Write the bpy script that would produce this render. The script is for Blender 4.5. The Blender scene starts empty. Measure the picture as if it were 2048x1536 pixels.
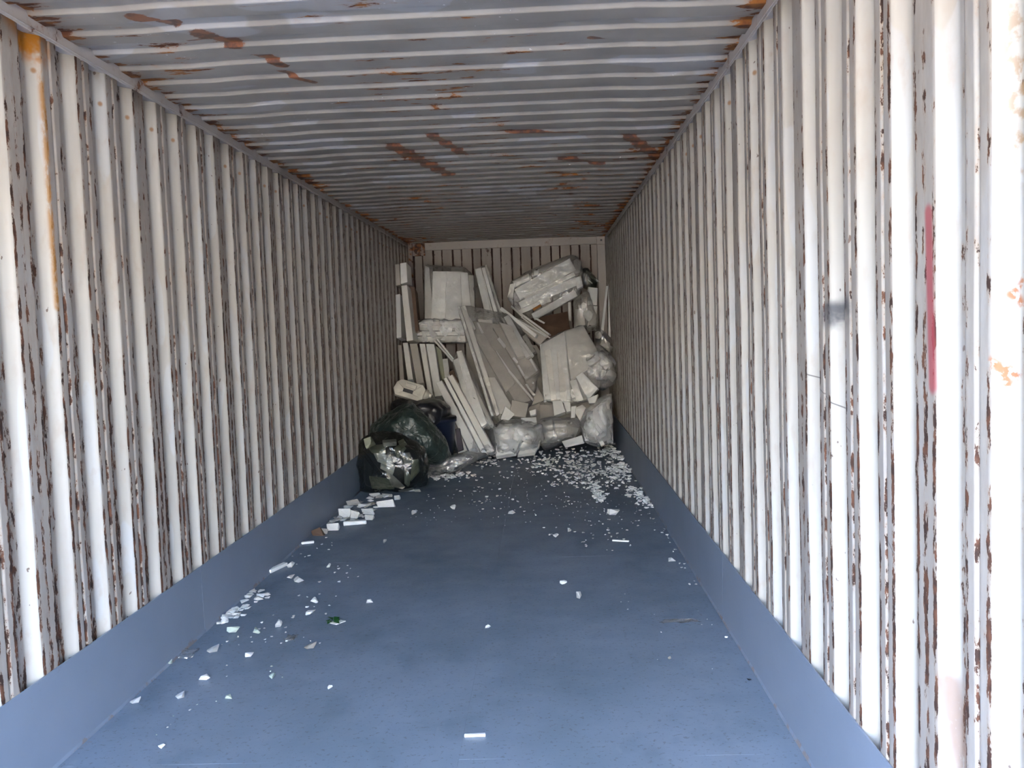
import bpy, bmesh, math, random
from mathutils import Vector, Matrix, noise
from math import sin, cos, pi, radians
random.seed(7)
S = bpy.context.scene
COL = S.collection

# ------------------------------------------------------------------ camera
F, YAW, PIT, ROL, CX, CZ = 1821.3, 0.03637, -0.06338, -0.03487, 0.411, 1.336
fw = Vector((-sin(YAW)*cos(PIT), cos(YAW)*cos(PIT), sin(PIT)))
rt = Vector((cos(YAW), sin(YAW), 0)); up = rt.cross(fw)
R2 = rt*cos(ROL) + up*sin(ROL); U2 = -rt*sin(ROL) + up*cos(ROL)
cam = bpy.data.cameras.new('camera'); co = bpy.data.objects.new('camera', cam); COL.objects.link(co)
m = Matrix((R2, U2, -fw)).transposed().to_4x4(); m.translation = Vector((CX, 0, CZ)); co.matrix_world = m
cam.sensor_width = 36; cam.lens = F/2048*36; cam.clip_start = .05; cam.clip_end = 500
S.camera = co
# ------------------------------------------------------------------ light
w = bpy.data.worlds.new('world'); S.world = w; w.use_nodes = True
nt = w.node_tree; nt.nodes.clear()
sky = nt.nodes.new('ShaderNodeTexSky'); sky.sky_type = 'NISHITA'
sky.sun_elevation = radians(42); sky.sun_rotation = radians(200); sky.sun_disc = False
sky.air_density = 1.2; sky.dust_density = .3; sky.ozone_density = 2.0
bg = nt.nodes.new('ShaderNodeBackground'); bg.inputs[1].default_value = 1.0
ow = nt.nodes.new('ShaderNodeOutputWorld')
nt.links.new(sky.outputs[0], bg.inputs[0]); nt.links.new(bg.outputs[0], ow.inputs[0])
sl = bpy.data.lights.new('sun', 'SUN'); sl.energy = 28; sl.angle = radians(.6); sl.color = (1, .93, .82)
so = bpy.data.objects.new('sun', sl); COL.objects.link(so)
so.rotation_euler = (radians(48), 0, radians(150))   # high and behind the container: only the ground outside is sunlit
S.view_settings.view_transform = 'Standard'; S.view_settings.look = 'None'
S.view_settings.gamma = 1; S.view_settings.use_curve_mapping = False
S.view_settings.exposure = 2.55

# ------------------------------------------------------------------ helpers
W, H, HC, YE, Y0 = 1.175, 2.376, .302, 10.97, -.65
PW, PHL, PHR = .22038, 2.9357, 2.9083
RAIL = 2.319; PR, PHRF = .209, 3.083

def at(px, py, Y):
    d = (px-1024)/F*R2 + (768-py)/F*U2 + fw; t = Y/d.y
    return Vector((CX, 0, CZ)) + d*t
def fl(px, py, z=0.0):
    d = (px-1024)/F*R2 + (768-py)/F*U2 + fw; t = (z-CZ)/d.z
    return Vector((CX, 0, CZ)) + d*t
def link(name, me, mat=None, parent=None, kind=None, label=None, cat=None, group=None):
    o = bpy.data.objects.new(name, me); COL.objects.link(o)
    if mat and me and not me.materials: me.materials.append(mat)
    if parent: o.parent = parent
    tag(o, label, cat, group, kind); return o
def tag(o, label=None, cat=None, group=None, kind=None):
    for k, v in (('label', label), ('category', cat), ('group', group), ('kind', kind)):
        if v: o[k] = v
def mesh(bm, smooth=False):
    me = bpy.data.meshes.new('m'); bm.normal_update()
    if smooth:
        for f in bm.faces: f.smooth = True
    bm.to_mesh(me); bm.free(); return me
def box(bm, lo, hi):
    r = bmesh.ops.create_cube(bm, size=1)
    c = (Vector(lo)+Vector(hi))/2; s = Vector(hi)-Vector(lo)
    for v in r['verts']: v.co = Vector((v.co.x*s.x, v.co.y*s.y, v.co.z*s.z)) + c
def boxmesh(lo, hi, bev=0):
    bm = bmesh.new(); box(bm, lo, hi)
    if bev: bmesh.ops.bevel(bm, geom=bm.edges[:], offset=bev, segments=1, affect='EDGES')
    return mesh(bm)

class N:      # tiny node builder
    def __init__(s, name):
        s.m = bpy.data.materials.new(name); s.m.use_nodes = True; s.t = s.m.node_tree; s.t.nodes.clear()
        s.out = s.n('ShaderNodeOutputMaterial'); s.c = None
    def n(s, typ, **k):
        x = s.t.nodes.new(typ)
        for a, b in k.items(): setattr(x, a, b)
        return x
    def l(s, a, b): s.t.links.new(a, b)
    def v(s, sock, val):
        if hasattr(val, 'is_linked'): s.l(val, sock)
        else: sock.default_value = val
    def math(s, op, a, b=0.0, c=None, clamp=False):
        x = s.n('ShaderNodeMath', operation=op, use_clamp=clamp)
        s.v(x.inputs[0], a); s.v(x.inputs[1], b)
        if c is not None: s.v(x.inputs[2], c)
        return x.outputs[0]
    def coord(s):
        if not s.c:
            s.c = s.n('ShaderNodeTexCoord').outputs['Object']; x = s.n('ShaderNodeSeparateXYZ'); s.l(s.c, x.inputs[0])
            s.x, s.y, s.z = x.outputs
        return s.c
    def noise(s, sc=(1, 1, 1), scale=1, det=3, rough=.55, off=(0, 0, 0)):
        mp = s.n('ShaderNodeMapping'); s.l(s.coord(), mp.inputs[0]); mp.inputs['Scale'].default_value = sc; mp.inputs['Location'].default_value = off
        x = s.n('ShaderNodeTexNoise'); s.l(mp.outputs[0], x.inputs['Vector'])
        x.inputs['Scale'].default_value = scale; x.inputs['Detail'].default_value = det; x.inputs['Roughness'].default_value = rough
        return x.outputs[0]
    def ramp(s, val, a, b):   # smoothstep a..b
        x = s.n('ShaderNodeMapRange', interpolation_type='SMOOTHSTEP'); s.v(x.inputs[0], val)
        s.v(x.inputs[1], a); s.v(x.inputs[2], b); return x.outputs[0]
    def mix(s, f, a, b):
        x = s.n('ShaderNodeMix', data_type='RGBA'); s.v(x.inputs[0], f)
        s.v(x.inputs[6], a if hasattr(a, 'is_linked') else (*a, 1)); s.v(x.inputs[7], b if hasattr(b, 'is_linked') else (*b, 1))
        return x.outputs[2]
    def bump(s, h, dist=.002, st=1):
        b = s.n('ShaderNodeBump'); b.inputs['Strength'].default_value = st; b.inputs['Distance'].default_value = dist; s.v(b.inputs['Height'], h); return b.outputs[0]
    def bsdf(s, col, rough=.5, met=0, nrm=None, spec=.5, **k):
        b = s.n('ShaderNodeBsdfPrincipled'); s.v(b.inputs['Base Color'], col if hasattr(col, 'is_linked') else (*col, 1))
        s.v(b.inputs['Roughness'], rough); s.v(b.inputs['Metallic'], met); s.v(b.inputs['Specular IOR Level'], spec)
        if nrm: s.l(nrm, b.inputs['Normal'])
        for a, c in k.items(): s.v(b.inputs[a], c)
        s.l(b.outputs[0], s.out.inputs[0]); return b
    def capsule(s, a, b, r0, r1):   # mask of a stroke between two (y,z) points
        ax, ay = a; bx, by = b; L2 = (bx-ax)**2+(by-ay)**2
        dy = s.math('SUBTRACT', s.y, ax); dz = s.math('SUBTRACT', s.z, ay)
        h = s.math('DIVIDE', s.math('ADD', s.math('MULTIPLY', dy, bx-ax), s.math('MULTIPLY', dz, by-ay)), L2, clamp=True)
        ey = s.math('SUBTRACT', dy, s.math('MULTIPLY', h, bx-ax)); ez = s.math('SUBTRACT', dz, s.math('MULTIPLY', h, by-ay))
        d = s.math('SQRT', s.math('ADD', s.math('MULTIPLY', ey, ey), s.math('MULTIPLY', ez, ez)))
        return s.math('SUBTRACT', 1.0, s.ramp(d, r0, r1))

# ------------------------------------------------------------------ materials
def wall_mat(side):
    g = N('wall_paint_'+side); g.coord(); ph = PHL if side == 'left' else PHR; o = 3.1 if side == 'left' else 9.7
    big = g.noise((1, 1.2, .5), 1.7, 3, off=(0, o, 0)); fine = g.noise((1, 6, 2.2), 6, 4, off=(o, 0, 0)); spk = g.noise((1, 1, .8), 60, 2)
    tone = g.noise((1, 5, .35), 3, 3, off=(0, 0, o))
    col = g.mix(g.ramp(tone, .3, .7), (.43, .41, .38), (.54, .52, .49))
    patch = g.ramp(g.noise((1, 4.5, .8), 2.4, 1, off=(5, o, 2)), .58, .60); col = g.mix(g.math('MULTIPLY', patch, .5), col, (.52, .54, .57))
    dirt = g.ramp(fine, .5, .75); col = g.mix(g.math('MULTIPLY', dirt, .45), col, (.42, .35, .30))
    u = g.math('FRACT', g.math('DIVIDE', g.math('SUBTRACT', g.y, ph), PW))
    # scuffing and grazing-angle shade painted together on all but the door-facing slopes
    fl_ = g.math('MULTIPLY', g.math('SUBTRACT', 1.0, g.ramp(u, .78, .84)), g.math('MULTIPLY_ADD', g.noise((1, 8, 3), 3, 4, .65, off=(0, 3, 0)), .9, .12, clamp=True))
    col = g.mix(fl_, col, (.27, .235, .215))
    col = g.mix(g.math('MULTIPLY', g.ramp(g.y, 3.5, 9.0), .45), col, (.27, .235, .21))  # paint turns darker and browner deeper in
    def edge(c, wd): return g.math('SUBTRACT', 1.0, g.ramp(g.math('ABSOLUTE', g.math('SUBTRACT', u, c)), wd*.25, wd))
    e = g.math('MAXIMUM', g.math('MAXIMUM', edge(.035, .06), edge(.42, .08)), g.math('MULTIPLY', edge(.225, .09), .9))
    e = g.math('MAXIMUM', e, g.math('MULTIPLY', edge(.72, .16), .75))
    low = g.math('MULTIPLY', g.math('SUBTRACT', 1.0, g.ramp(g.z, .3, 2.1)), .085 if side == 'left' else .06)
    far = g.math('MULTIPLY', g.ramp(g.y, 3, 10), .05 if side == 'left' else .03)
    rn = g.noise((1, 34, 13), 1, 5, .72, off=(0, 0, o))
    sc = g.math('ADD', g.math('ADD', rn, g.math('MULTIPLY', e, .23)), g.math('ADD', g.math('MULTIPLY', big, .27), g.math('ADD', low, far)))
    slope = g.math('MULTIPLY', g.ramp(u, .80, .87), .22); sc = g.math('SUBTRACT', sc, slope)
    th = .885 if side == 'left' else .895
    rust = g.ramp(sc, th, th+.035)
    halo = g.ramp(sc, th-.09, th+.03)
    # run-off rust streaks, long and thin
    st = g.ramp(g.math('ADD', g.noise((1, 30, .55), 1, 3, .6, off=(0, o, 0)), g.math('MULTIPLY', e, .12)), .68, .80)
    col = g.mix(g.math('MULTIPLY', g.math('MAXIMUM', g.math('MULTIPLY', st, .4), halo), .5), col, (.34, .24, .17))
    dots = g.math('MULTIPLY', g.math('SUBTRACT', 1.0, g.ramp(g.math('SQRT', g.math('ADD', g.math('POWER', g.math('MULTIPLY', g.math('SUBTRACT', u, .915), PW*1.3), 2), g.math('POWER', g.math('SUBTRACT', g.z, 2.205), 2))), .004, .013)), g.ramp(g.noise((1, 4.54, 0), 1, 0, off=(0, 1.7, 0)), .45, .5))
    rcol = g.mix(g.ramp(g.noise((1, 1, 1), 22, 3), .4, .62), (.040, .020, .015), (.13, .055, .032))
    col = g.mix(rust, col, rcol)
    col = g.mix(g.math('MULTIPLY', dots, .8), col, (.30, .13, .03))
    sp = g.ramp(g.noise((1, 1, .7), 38, 2, .5), .735, .76); col = g.mix(g.math('MULTIPLY', sp, .8), col, (.10, .05, .035))
    if side == 'left':
        m1 = g.math('MULTIPLY', g.capsule((2.78, 2.36), (2.93, 2.29), .03, .09), g.ramp(g.noise((1, 1, 1), 14, 3), .33, .52)); col = g.mix(m1, col, (.42, .17, .02))
        m2 = g.math('MULTIPLY', g.capsule((2.937, 2.2), (2.94, 1.45), .004, .018), g.ramp(rn, .35, .55)); col = g.mix(g.math('MULTIPLY', m2, .85), col, (.40, .20, .06))
    else:
        red = g.capsule((1.838, 1.53), (1.822, 1.19), .008, .024); col = g.mix(g.math('MULTIPLY', red, .8), col, (.36, .055, .075))
        blk = g.math('MULTIPLY', g.capsule((2.33, 1.345), (2.50, 1.335), .018, .05), g.ramp(g.noise((1, 9, 9), 2, 3), .25, .6)); col = g.mix(g.math('MULTIPLY', blk, .85), col, (.05, .055, .07))
        for a, b in (((2.69, 1.166), (2.50, 1.115)), ((2.50, 1.115), (2.31, 1.04)), ((2.08, .83), (2.03, .80))):
            col = g.mix(g.math('MULTIPLY', g.capsule(a, b, .0010, .0024), .75), col, (.08, .07, .07))
        for a, b, r in (((1.53, 1.40), (1.56, 1.36), .004), ((1.56, 1.36), (1.535, 1.335), .006), ((1.585, 1.245), (1.555, 1.225), .008), ((1.572, 1.232), (1.565, 1.21), .005)):
            k = g.math('MULTIPLY', g.capsule(a, b, r*.3, r*2.2), g.ramp(g.noise((1, 1, 1), 70, 3), .42, .55)); col = g.mix(k, col, (.40, .17, .09))
        k = g.math('MULTIPLY', g.capsule((1.50, 1.80), (1.50, 1.60), .03, .10), g.ramp(g.noise((1, 1, 1), 40, 4), .45, .62)); col = g.mix(g.math('MULTIPLY', k, .8), col, (.33, .17, .06))
        k = g.math('MULTIPLY', g.capsule((1.79, .60), (1.76, .44), .01, .035), g.ramp(rn, .3, .42)); col = g.mix(g.math('MULTIPLY', k, .6), col, (.22, .11, .065))
    h = g.math('SUBTRACT', g.math('MULTIPLY', spk, .15), rust)
    g.bsdf(col, g.mix(rust, (.38,)*3, (.85,)*3), nrm=g.bump(h, .0012, .6), spec=.45)
    return g.m
def roof_mat():
    g = N('roof_paint'); g.coord()
    n1 = g.noise((.6, 1, 1), 1.3, 3); tone = g.noise((1.6, 1.2, 1), 2.5, 3)
    col = g.mix(g.ramp(tone, .3, .7), (.33, .305, .27), (.42, .395, .355))
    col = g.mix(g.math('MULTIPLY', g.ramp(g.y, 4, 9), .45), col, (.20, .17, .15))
    patch = g.ramp(g.noise((1.5, 2.4, 1), 1.5, 1, off=(4, 2, 0)), .62, .64); col = g.mix(g.math('MULTIPLY', patch, .5), col, (.52, .53, .56))
    grime = g.ramp(g.noise((9, 2, 1), 1.4, 3), .45, .75); col = g.mix(g.math('MULTIPLY', grime, .35), col, (.33, .28, .26))
    u = g.math('FRACT', g.math('DIVIDE', g.math('SUBTRACT', g.y, PHRF), PR))
    e1 = g.math('SUBTRACT', 1.0, g.ramp(g.math('ABSOLUTE', g.math('SUBTRACT', u, .12)), .02, .14))
    e2 = g.math('SUBTRACT', 1.0, g.ramp(g.math('ABSOLUTE', g.math('SUBTRACT', u, .9)), .02, .10))
    e = g.math('MAXIMUM', e1, g.math('MULTIPLY', e2, .8))
    rn = g.noise((3.2, 9, 1), 1.6, 5, .68); gate = g.ramp(g.noise((1, .55, 0), 1.25, 2, off=(1.2, .4, 0)), .42, .68)
    ed = g.ramp(g.math('ABSOLUTE', g.x), 1.06, 1.17)
    far = g.math('MULTIPLY', g.ramp(g.y, 3.5, 7.5), .035)
    sc = g.math('ADD', g.math('ADD', rn, g.math('MULTIPLY', e, .10)), g.math('ADD', g.math('MULTIPLY', gate, .14), g.math('ADD', g.math('MULTIPLY', ed, .20), far)))
    rust = g.ramp(sc, .73, .77); halo = g.ramp(sc, .64, .76)
    col = g.mix(g.math('MULTIPLY', halo, .4), col, (.42, .26, .16))
    col = g.mix(rust, col, g.mix(g.ramp(g.noise((1, 1, 1), 17, 3), .38, .62), (.14, .045, .018), (.38, .14, .03)))
    rcol = g.mix(g.ramp(g.noise((1, 1, 1), 26, 3), .4, .6), (.11, .04, .02), (.30, .095, .028))
    # the diagonal run of rusted knocks at the left, and the worn spots beside it
    for a, b, r in (((-.86, 2.93), (-.78, 3.05), .035), ((-.72, 3.13), (-.66, 3.28), .045), ((-.80, 3.23), (-.60, 3.22), .018), ((-.62, 3.42), (-.56, 3.55), .03), ((-.60, 3.66), (-.50, 3.80), .018), ((.62, 3.38), (.68, 3.42), .02),
                    ((-.16, 4.9), (-.02, 5.55), .04), ((.25, 4.95), (.62, 5.0), .018), ((.55, 5.75), (.8, 6.0), .05), ((.9, 5.1), (1.15, 5.8), .05), ((-.4, 5.2), (-.2, 6.2), .06)):
        X, Y = g.x, g.y; dx = g.math('SUBTRACT', X, a[0]); dy = g.math('SUBTRACT', Y, a[1]); bx, by = b[0]-a[0], b[1]-a[1]; L2 = bx*bx+by*by
        h = g.math('DIVIDE', g.math('ADD', g.math('MULTIPLY', dx, bx), g.math('MULTIPLY', dy, by)), L2, clamp=True)
        ex = g.math('SUBTRACT', dx, g.math('MULTIPLY', h, bx)); ey = g.math('SUBTRACT', dy, g.math('MULTIPLY', h, by))
        d = g.math('SQRT', g.math('ADD', g.math('MULTIPLY', ex, ex), g.math('MULTIPLY', ey, ey)))
        k = g.ramp(g.math('ADD', g.math('SUBTRACT', 1.0, g.ramp(d, r*.2, r*1.6)), g.math('MULTIPLY', g.noise((17, 34, 1), 1, 5, .78), 1.5)), 1.22, 1.36)
        col = g.mix(g.math('MULTIPLY', k, .9), col, rcol)
    flake = g.ramp(g.noise((1, 1, 1), 45, 3), .69, .72); flg = g.ramp(g.noise((1.2, 1, 0), 1.3, 1, off=(0, 3, 0)), .56, .62)
    col = g.mix(g.math('MULTIPLY', flake, flg), col, (.85, .85, .84))
    g.bsdf(col, g.mix(rust, (.36,)*3, (.85,)*3), nrm=g.bump(g.noise((1, 1, 1), 9, 3), .003, .35), spec=.5)
    return g.m
def steel_mat(name, col, rust_th=.66, rough=.45):
    g = N(name); g.coord()
    n = g.noise((2, 2, 2), 4, 5, .7); c = g.mix(g.ramp(g.noise((1, 1, 1), 2, 3), .3, .7), tuple(x*.85 for x in col), col)
    r = g.ramp(n, rust_th-.02, rust_th+.03); c = g.mix(g.math('MULTIPLY', g.ramp(n, rust_th-.12, rust_th), .35), c, (.30, .18, .11))
    c = g.mix(r, c, g.mix(g.ramp(g.noise((1, 1, 1), 30, 3), .4, .6), (.06, .025, .018), (.24, .09, .03)))
    g.bsdf(c, rough, nrm=g.bump(n, .0015, .4)); return g.m
def floor_mat():
    g = N('floor_paint'); g.coord()
    n = g.noise((1, .7, 1), 1.6, 4); f = g.noise((1, 1, 1), 55, 3, .7); sc = g.noise((7, 1.2, 1), 2.2, 5, .7)
    c = g.mix(g.ramp(n, .3, .7), (.150, .198, .262), (.205, .255, .335))
    c = g.mix(g.math('MULTIPLY', g.ramp(g.noise((1.5, 1, 1), 2.6, 4), .52, .75), .45), c, (.085, .125, .17))
    c = g.mix(g.math('MULTIPLY', g.ramp(f, .57, .66), .5), c, (.09, .085, .08))
    c = g.mix(g.math('MULTIPLY', g.ramp(sc, .62, .72), .25), c, (.26, .31, .38))
    ed = g.ramp(g.math('ABSOLUTE', g.x), 1.10, 1.17)
    ru = g.ramp(g.math('ADD', g.noise((1, 1, 1), 6, 5, .7), g.math('MULTIPLY', ed, .10)), .70, .78)
    c = g.mix(g.math('MULTIPLY', ru, .6), c, (.26, .15, .07))
    ro = g.n('ShaderNodeMapRange'); g.v(ro.inputs[0], g.noise((1, 1, 1), 5, 4, .6)); ro.inputs[1].default_value = .3; ro.inputs[2].default_value = .7; ro.inputs[3].default_value = .42; ro.inputs[4].default_value = .62
    g.bsdf(c, ro.outputs[0], nrm=g.bump(g.noise((1, 1, 1), 14, 4), .002, .35), spec=.5); return g.m
def curb_mat():
    g = N('kickplate_paint'); g.coord()
    c = g.mix(g.ramp(g.noise((1, .7, 1), 2, 3), .3, .7), (.20, .25, .335), (.235, .285, .38))
    c = g.mix(g.math('MULTIPLY', g.ramp(g.noise((1, 2, 5), 9, 4, .7), .64, .74), .3), c, (.18, .17, .17))
    bot = g.math('SUBTRACT', 1.0, g.ramp(g.z, 0, .03)); ru = g.ramp(g.math('ADD', g.noise((1, 3, 3), 3, 4, .7), g.math('MULTIPLY', bot, .2)), .68, .78)
    c = g.mix(g.math('MULTIPLY', ru, .55), c, (.22, .14, .08))
    g.bsdf(c, .45, nrm=g.bump(g.noise((1, 1, 1), 6, 3), .003, .3)); return g.m
def end_mat():
    g = N('end_wall_paint'); g.coord()
    u = g.math('FRACT', g.math('DIVIDE', g.math('ADD', g.x, W), .236))
    def ed(c, wd): return g.math('SUBTRACT', 1.0, g.ramp(g.math('ABSOLUTE', g.math('SUBTRACT', u, c)), wd*.4, wd))
    e = g.math('MAXIMUM', ed(.237, .06), ed(.686, .06)); n = g.noise((2, 2, 2), 5, 5, .7)
    c = g.mix(g.ramp(g.noise((4, 1, .6), 1.6, 3), .3, .7), (.30, .265, .24), (.42, .38, .35))
    c = g.mix(g.ramp(g.math('ADD', n, g.math('MULTIPLY', e, .3)), .62, .72), c, (.075, .035, .025))
    g.bsdf(c, .6); return g.m
def foam_mat(name, col, ao=0):
    g = N(name); g.coord(); v = g.n('ShaderNodeTexVoronoi'); g.l(g.c, v.inputs[0]); v.inputs['Scale'].default_value = 160
    info = g.n('ShaderNodeObjectInfo').outputs['Random']
    k = g.mix(info, tuple(x*.80 for x in col), col)
    c = g.mix(g.math('MULTIPLY', g.ramp(g.noise((1, 1, 1), 11, 4), .55, .75), .35), k, tuple(x*.6 for x in (col[0], col[1]*.95, col[2]*.88)))
    g.bsdf(c, .75, nrm=g.bump(g.math('ADD', v.outputs['Distance'], g.noise((1, 1, 1), 25, 3)), .002, .6), spec=.3); return g.m
def film_mat(name, tint, clear, dif, gl=.30, rough=.16, scale=9):
    """thin plastic: part clear, part milky, glossy skin"""
    g = N(name); g.coord()
    wr = g.n('ShaderNodeTexWave', wave_type='BANDS'); g.l(g.c, wr.inputs[0]); wr.inputs['Scale'].default_value = 3; wr.inputs['Distortion'].default_value = 14; wr.inputs['Detail'].default_value = 3; wr.inputs['Detail Scale'].default_value = 2.2
    v = g.n('ShaderNodeTexVoronoi', feature='DISTANCE_TO_EDGE'); g.l(g.c, v.inputs[0]); v.inputs['Scale'].default_value = scale
    h = g.math('ADD', g.math('MULTIPLY', g.math('SQRT', v.outputs['Distance']), .5), g.math('MULTIPLY', g.noise((1, 1, 1), 15, 4, .6), 1.0)); h = g.math('ADD', h, g.math('MULTIPLY', wr.outputs['Fac'], .2))
    nb = g.bump(h, .018, .8)
    tr = g.n('ShaderNodeBsdfTransparent'); tr.inputs[0].default_value = (*clear, 1)
    df = g.n('ShaderNodeBsdfDiffuse'); df.inputs[0].default_value = (*tint, 1); g.l(nb, df.inputs['Normal'])
    gs = g.n('ShaderNodeBsdfGlossy'); gs.inputs[0].default_value = (1, 1, 1, 1); gs.inputs['Roughness'].default_value = rough; g.l(nb, gs.inputs['Normal'])
    m1 = g.n('ShaderNodeMixShader'); g.v(m1.inputs[0], g.math('MULTIPLY_ADD', g.ramp(g.noise((1, 1, 1), 6, 3), .3, .7), dif*.8, dif*.6)); g.l(tr.outputs[0], m1.inputs[1]); g.l(df.outputs[0], m1.inputs[2])
    fr = g.n('ShaderNodeFresnel'); fr.inputs[0].default_value = 1.5; g.l(nb, fr.inputs['Normal'])
    m2 = g.n('ShaderNodeMixShader'); g.v(m2.inputs[0], g.math('MULTIPLY_ADD', fr.outputs[0], .55, gl*.35, clamp=True)); g.l(m1.outputs[0], m2.inputs[1]); g.l(gs.outputs[0], m2.inputs[2])
    g.l(m2.outputs[0], g.out.inputs[0]); return g.m
def plain(name, col, rough=.5, spec=.5):
    g = N(name); g.coord(); c = g.mix(g.ramp(g.noise((1, 1, 1), 8, 3), .3, .7), tuple(x*.75 for x in col), col); g.bsdf(c, rough, spec=spec, nrm=g.bump(g.noise((1, 1, 1), 20, 3), .003, .4)); return g.m

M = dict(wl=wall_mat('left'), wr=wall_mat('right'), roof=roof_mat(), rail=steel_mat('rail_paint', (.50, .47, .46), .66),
         darkrail=steel_mat('rusted_rail', (.30, .26, .25), .50, .7), endw=steel_mat('end_frame_paint', (.50, .46, .43), .67, .6), endp=end_mat(),
         floor=floor_mat(), curb=curb_mat(), foam=foam_mat('white_foam', (.90, .885, .85)), foamd=foam_mat('dirty_foam', (.56, .53, .49)),
         foamw=foam_mat('clean_foam', (.95, .955, .95)), foamo=foam_mat('olive_foam', (.42, .44, .34)),
         film=film_mat('clear_film', (.93, .93, .93), (.97, .97, .97), .13, .22, .17, 11), milk=film_mat('milky_film', (.93, .95, .97), (.96, .96, .97), .30, .16, .24, 12),
         dfilm=film_mat('dark_film', (.03, .035, .035), (.66, .68, .64), .20, .22, .18, 12), gfilm=film_mat('green_black_film', (.035, .055, .050), (.2, .25, .23), .9, .06, .34, 9),
         black=plain('black_plastic', (.012, .014, .022), .35), blue=plain('navy_plastic', (.014, .022, .055), .4), jug=plain('jerrycan_plastic', (.66, .64, .58), .45),
         wrap=film_mat('silver_wrap', (.55, .55, .56), (.6, .6, .6), .8, .3, .3, 16), weld=steel_mat('weld_paint', (.30, .27, .25), .60), green=plain('green_leaf', (.03, .16, .04), .5), ground=plain('ground_asphalt', (.21, .175, .14), .9), yard=plain('yard_wall', (.62, .56, .48), .9),
         brown=plain('brown_card', (.16, .10, .07), .7), purple=plain('plum_plastic', (.06, .045, .065), .5), ceramic=foam_mat('pale_green_foam', (.62, .72, .64)))

# ------------------------------------------------------------------ container shell
def rounded(pts, r, seg=3):
    """round the bends of an open polyline (2-D)"""
    out = [pts[0], (pts[0][0]+.001, pts[0][1])]   # support points keep the flats flat under smooth shading
    for i in range(1, len(pts)-1):
        a, b, c = Vector(pts[i-1]), Vector(pts[i]), Vector(pts[i+1])
        d1, d2 = (a-b), (c-b); q = min(r, d1.length*.45, d2.length*.45); p0 = b+d1.normalized()*q; p1 = b+d2.normalized()*q
        if d1.length > 2.6*q: out.append(tuple(b+d1.normalized()*(q+.0012)))
        for k in range(seg+1):
            t = k/seg; out.append(tuple((1-t)**2*p0+2*t*(1-t)*b+t*t*p1))
        if d2.length > 2.6*q: out.append(tuple(b+d2.normalized()*(q+.0012)))
    out += [(pts[-1][0]-.001, pts[-1][1]), pts[-1]]; return out
DEP = .031
def wall_profile(n):
    """n ribs from seam to seam; (y, outward depth); starts in the middle of an inner flat without groove"""
    P = [(0, 0)]
    for k in range(n):
        b = k*PW - .049
        if k: P += [(b+.040, 0), (b+.0445, .006), (b+.0545, .006), (b+.059, 0)]
        P += [(b+.098, 0), (b+.132, DEP), (b+.186, DEP), (b+PW, 0)]
    P.append((n*PW, 0)); return rounded(P, .0085)
def clip(P, lo, hi):
    out = []
    for (a, b), (c, d) in zip(P, P[1:]):
        if c < lo or a > hi: continue
        if a < lo: b += (d-b)*(lo-a)/(c-a); a = lo
        if not out: out.append((a, b))
        if c > hi: d = b+(d-b)*(hi-a)/(c-a); c = hi
        out.append((c, d))
    return out
def sheet(P, fn, zs):
    bm = bmesh.new(); rows = [[bm.verts.new(fn(a, b, z)) for a, b in P] for z in zs]
    for i in range(len(zs)-1):
        for j in range(len(P)-1): bm.faces.new((rows[i][j], rows[i][j+1], rows[i+1][j+1], rows[i+1][j]))
    return bm
zs = [0.02+(RAIL-.02)*i/22 for i in range(23)]
def build_side(side):
    s = -1 if side == 'left' else 1; mat = M['wl' if s < 0 else 'wr']; ph = PHL if s < 0 else PHR
    root = link('wall_'+side, None, kind='structure')
    seam0 = ph - PW + .049   # a seam in the wide flat
    if s > 0: seam0 = PHR - 5*PW + .049
    y = seam0
    while y - 4*PW > Y0 - .3: y -= 4*PW
    while y < YE - .05:
        n = 4
        P = clip(wall_profile(n), Y0-y, YE-y)
        if len(P) > 3:
            def fn(a, b, z, y=y):
                yy = y+a; d = .0022*noise.noise(Vector((yy*2.1, z*2.6, s*5))) + .0012*noise.noise(Vector((yy*9, z*7, s*3)))
                q = 1 if z > .06 else 1
                return (s*(W + b + d + .002), yy, z)
            bm = sheet(P, fn, zs)
            if s < 0: bmesh.ops.reverse_faces(bm, faces=bm.faces[:])
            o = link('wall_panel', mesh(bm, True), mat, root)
            so_ = o.modifiers.new('thick', 'SOLIDIFY'); so_.thickness = .002; so_.offset = -1
            if P[0][0] == 0 and y > Y0:
                bm = bmesh.new(); n_ = 40
                for i in range(n_):
                    z0, z1 = .3+(RAIL-.3)*i/n_, .3+(RAIL-.3)*(i+1)/n_
                    box(bm, (min(s*(W+.0012-.0004*(i % 2)), s*(W+.004)), y-.003, z0), (max(s*(W+.0012-.0004*(i % 2)), s*(W+.004)), y+.003, z1))
                link('weld_seam', mesh(bm), M['weld'], root)
        y += n*PW
    bm = bmesh.new(); x0, x1 = sorted((s*W, s*(W+.06)))
    box(bm, (x0, Y0, RAIL), (x1, YE, H+.03)); box(bm, (min(s*(W-.004), s*W), Y0, RAIL+.008), (max(s*(W-.004), s*W), YE, RAIL+.013))
    bmesh.ops.bevel(bm, geom=bm.edges[:], offset=.002, segments=1, affect='EDGES')
    link('top_rail', mesh(bm), M['rail'], root)
    # outer skin rail at the floor, behind the kick plate
    x0, x1 = sorted((s*(W+.001), s*(W+.05)))
    link('bottom_rail', boxmesh((x0, Y0, -.10), (x1, YE, .02)), M['darkrail'], root)
    return root
WL = build_side('left'); WR = build_side('right')
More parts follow.
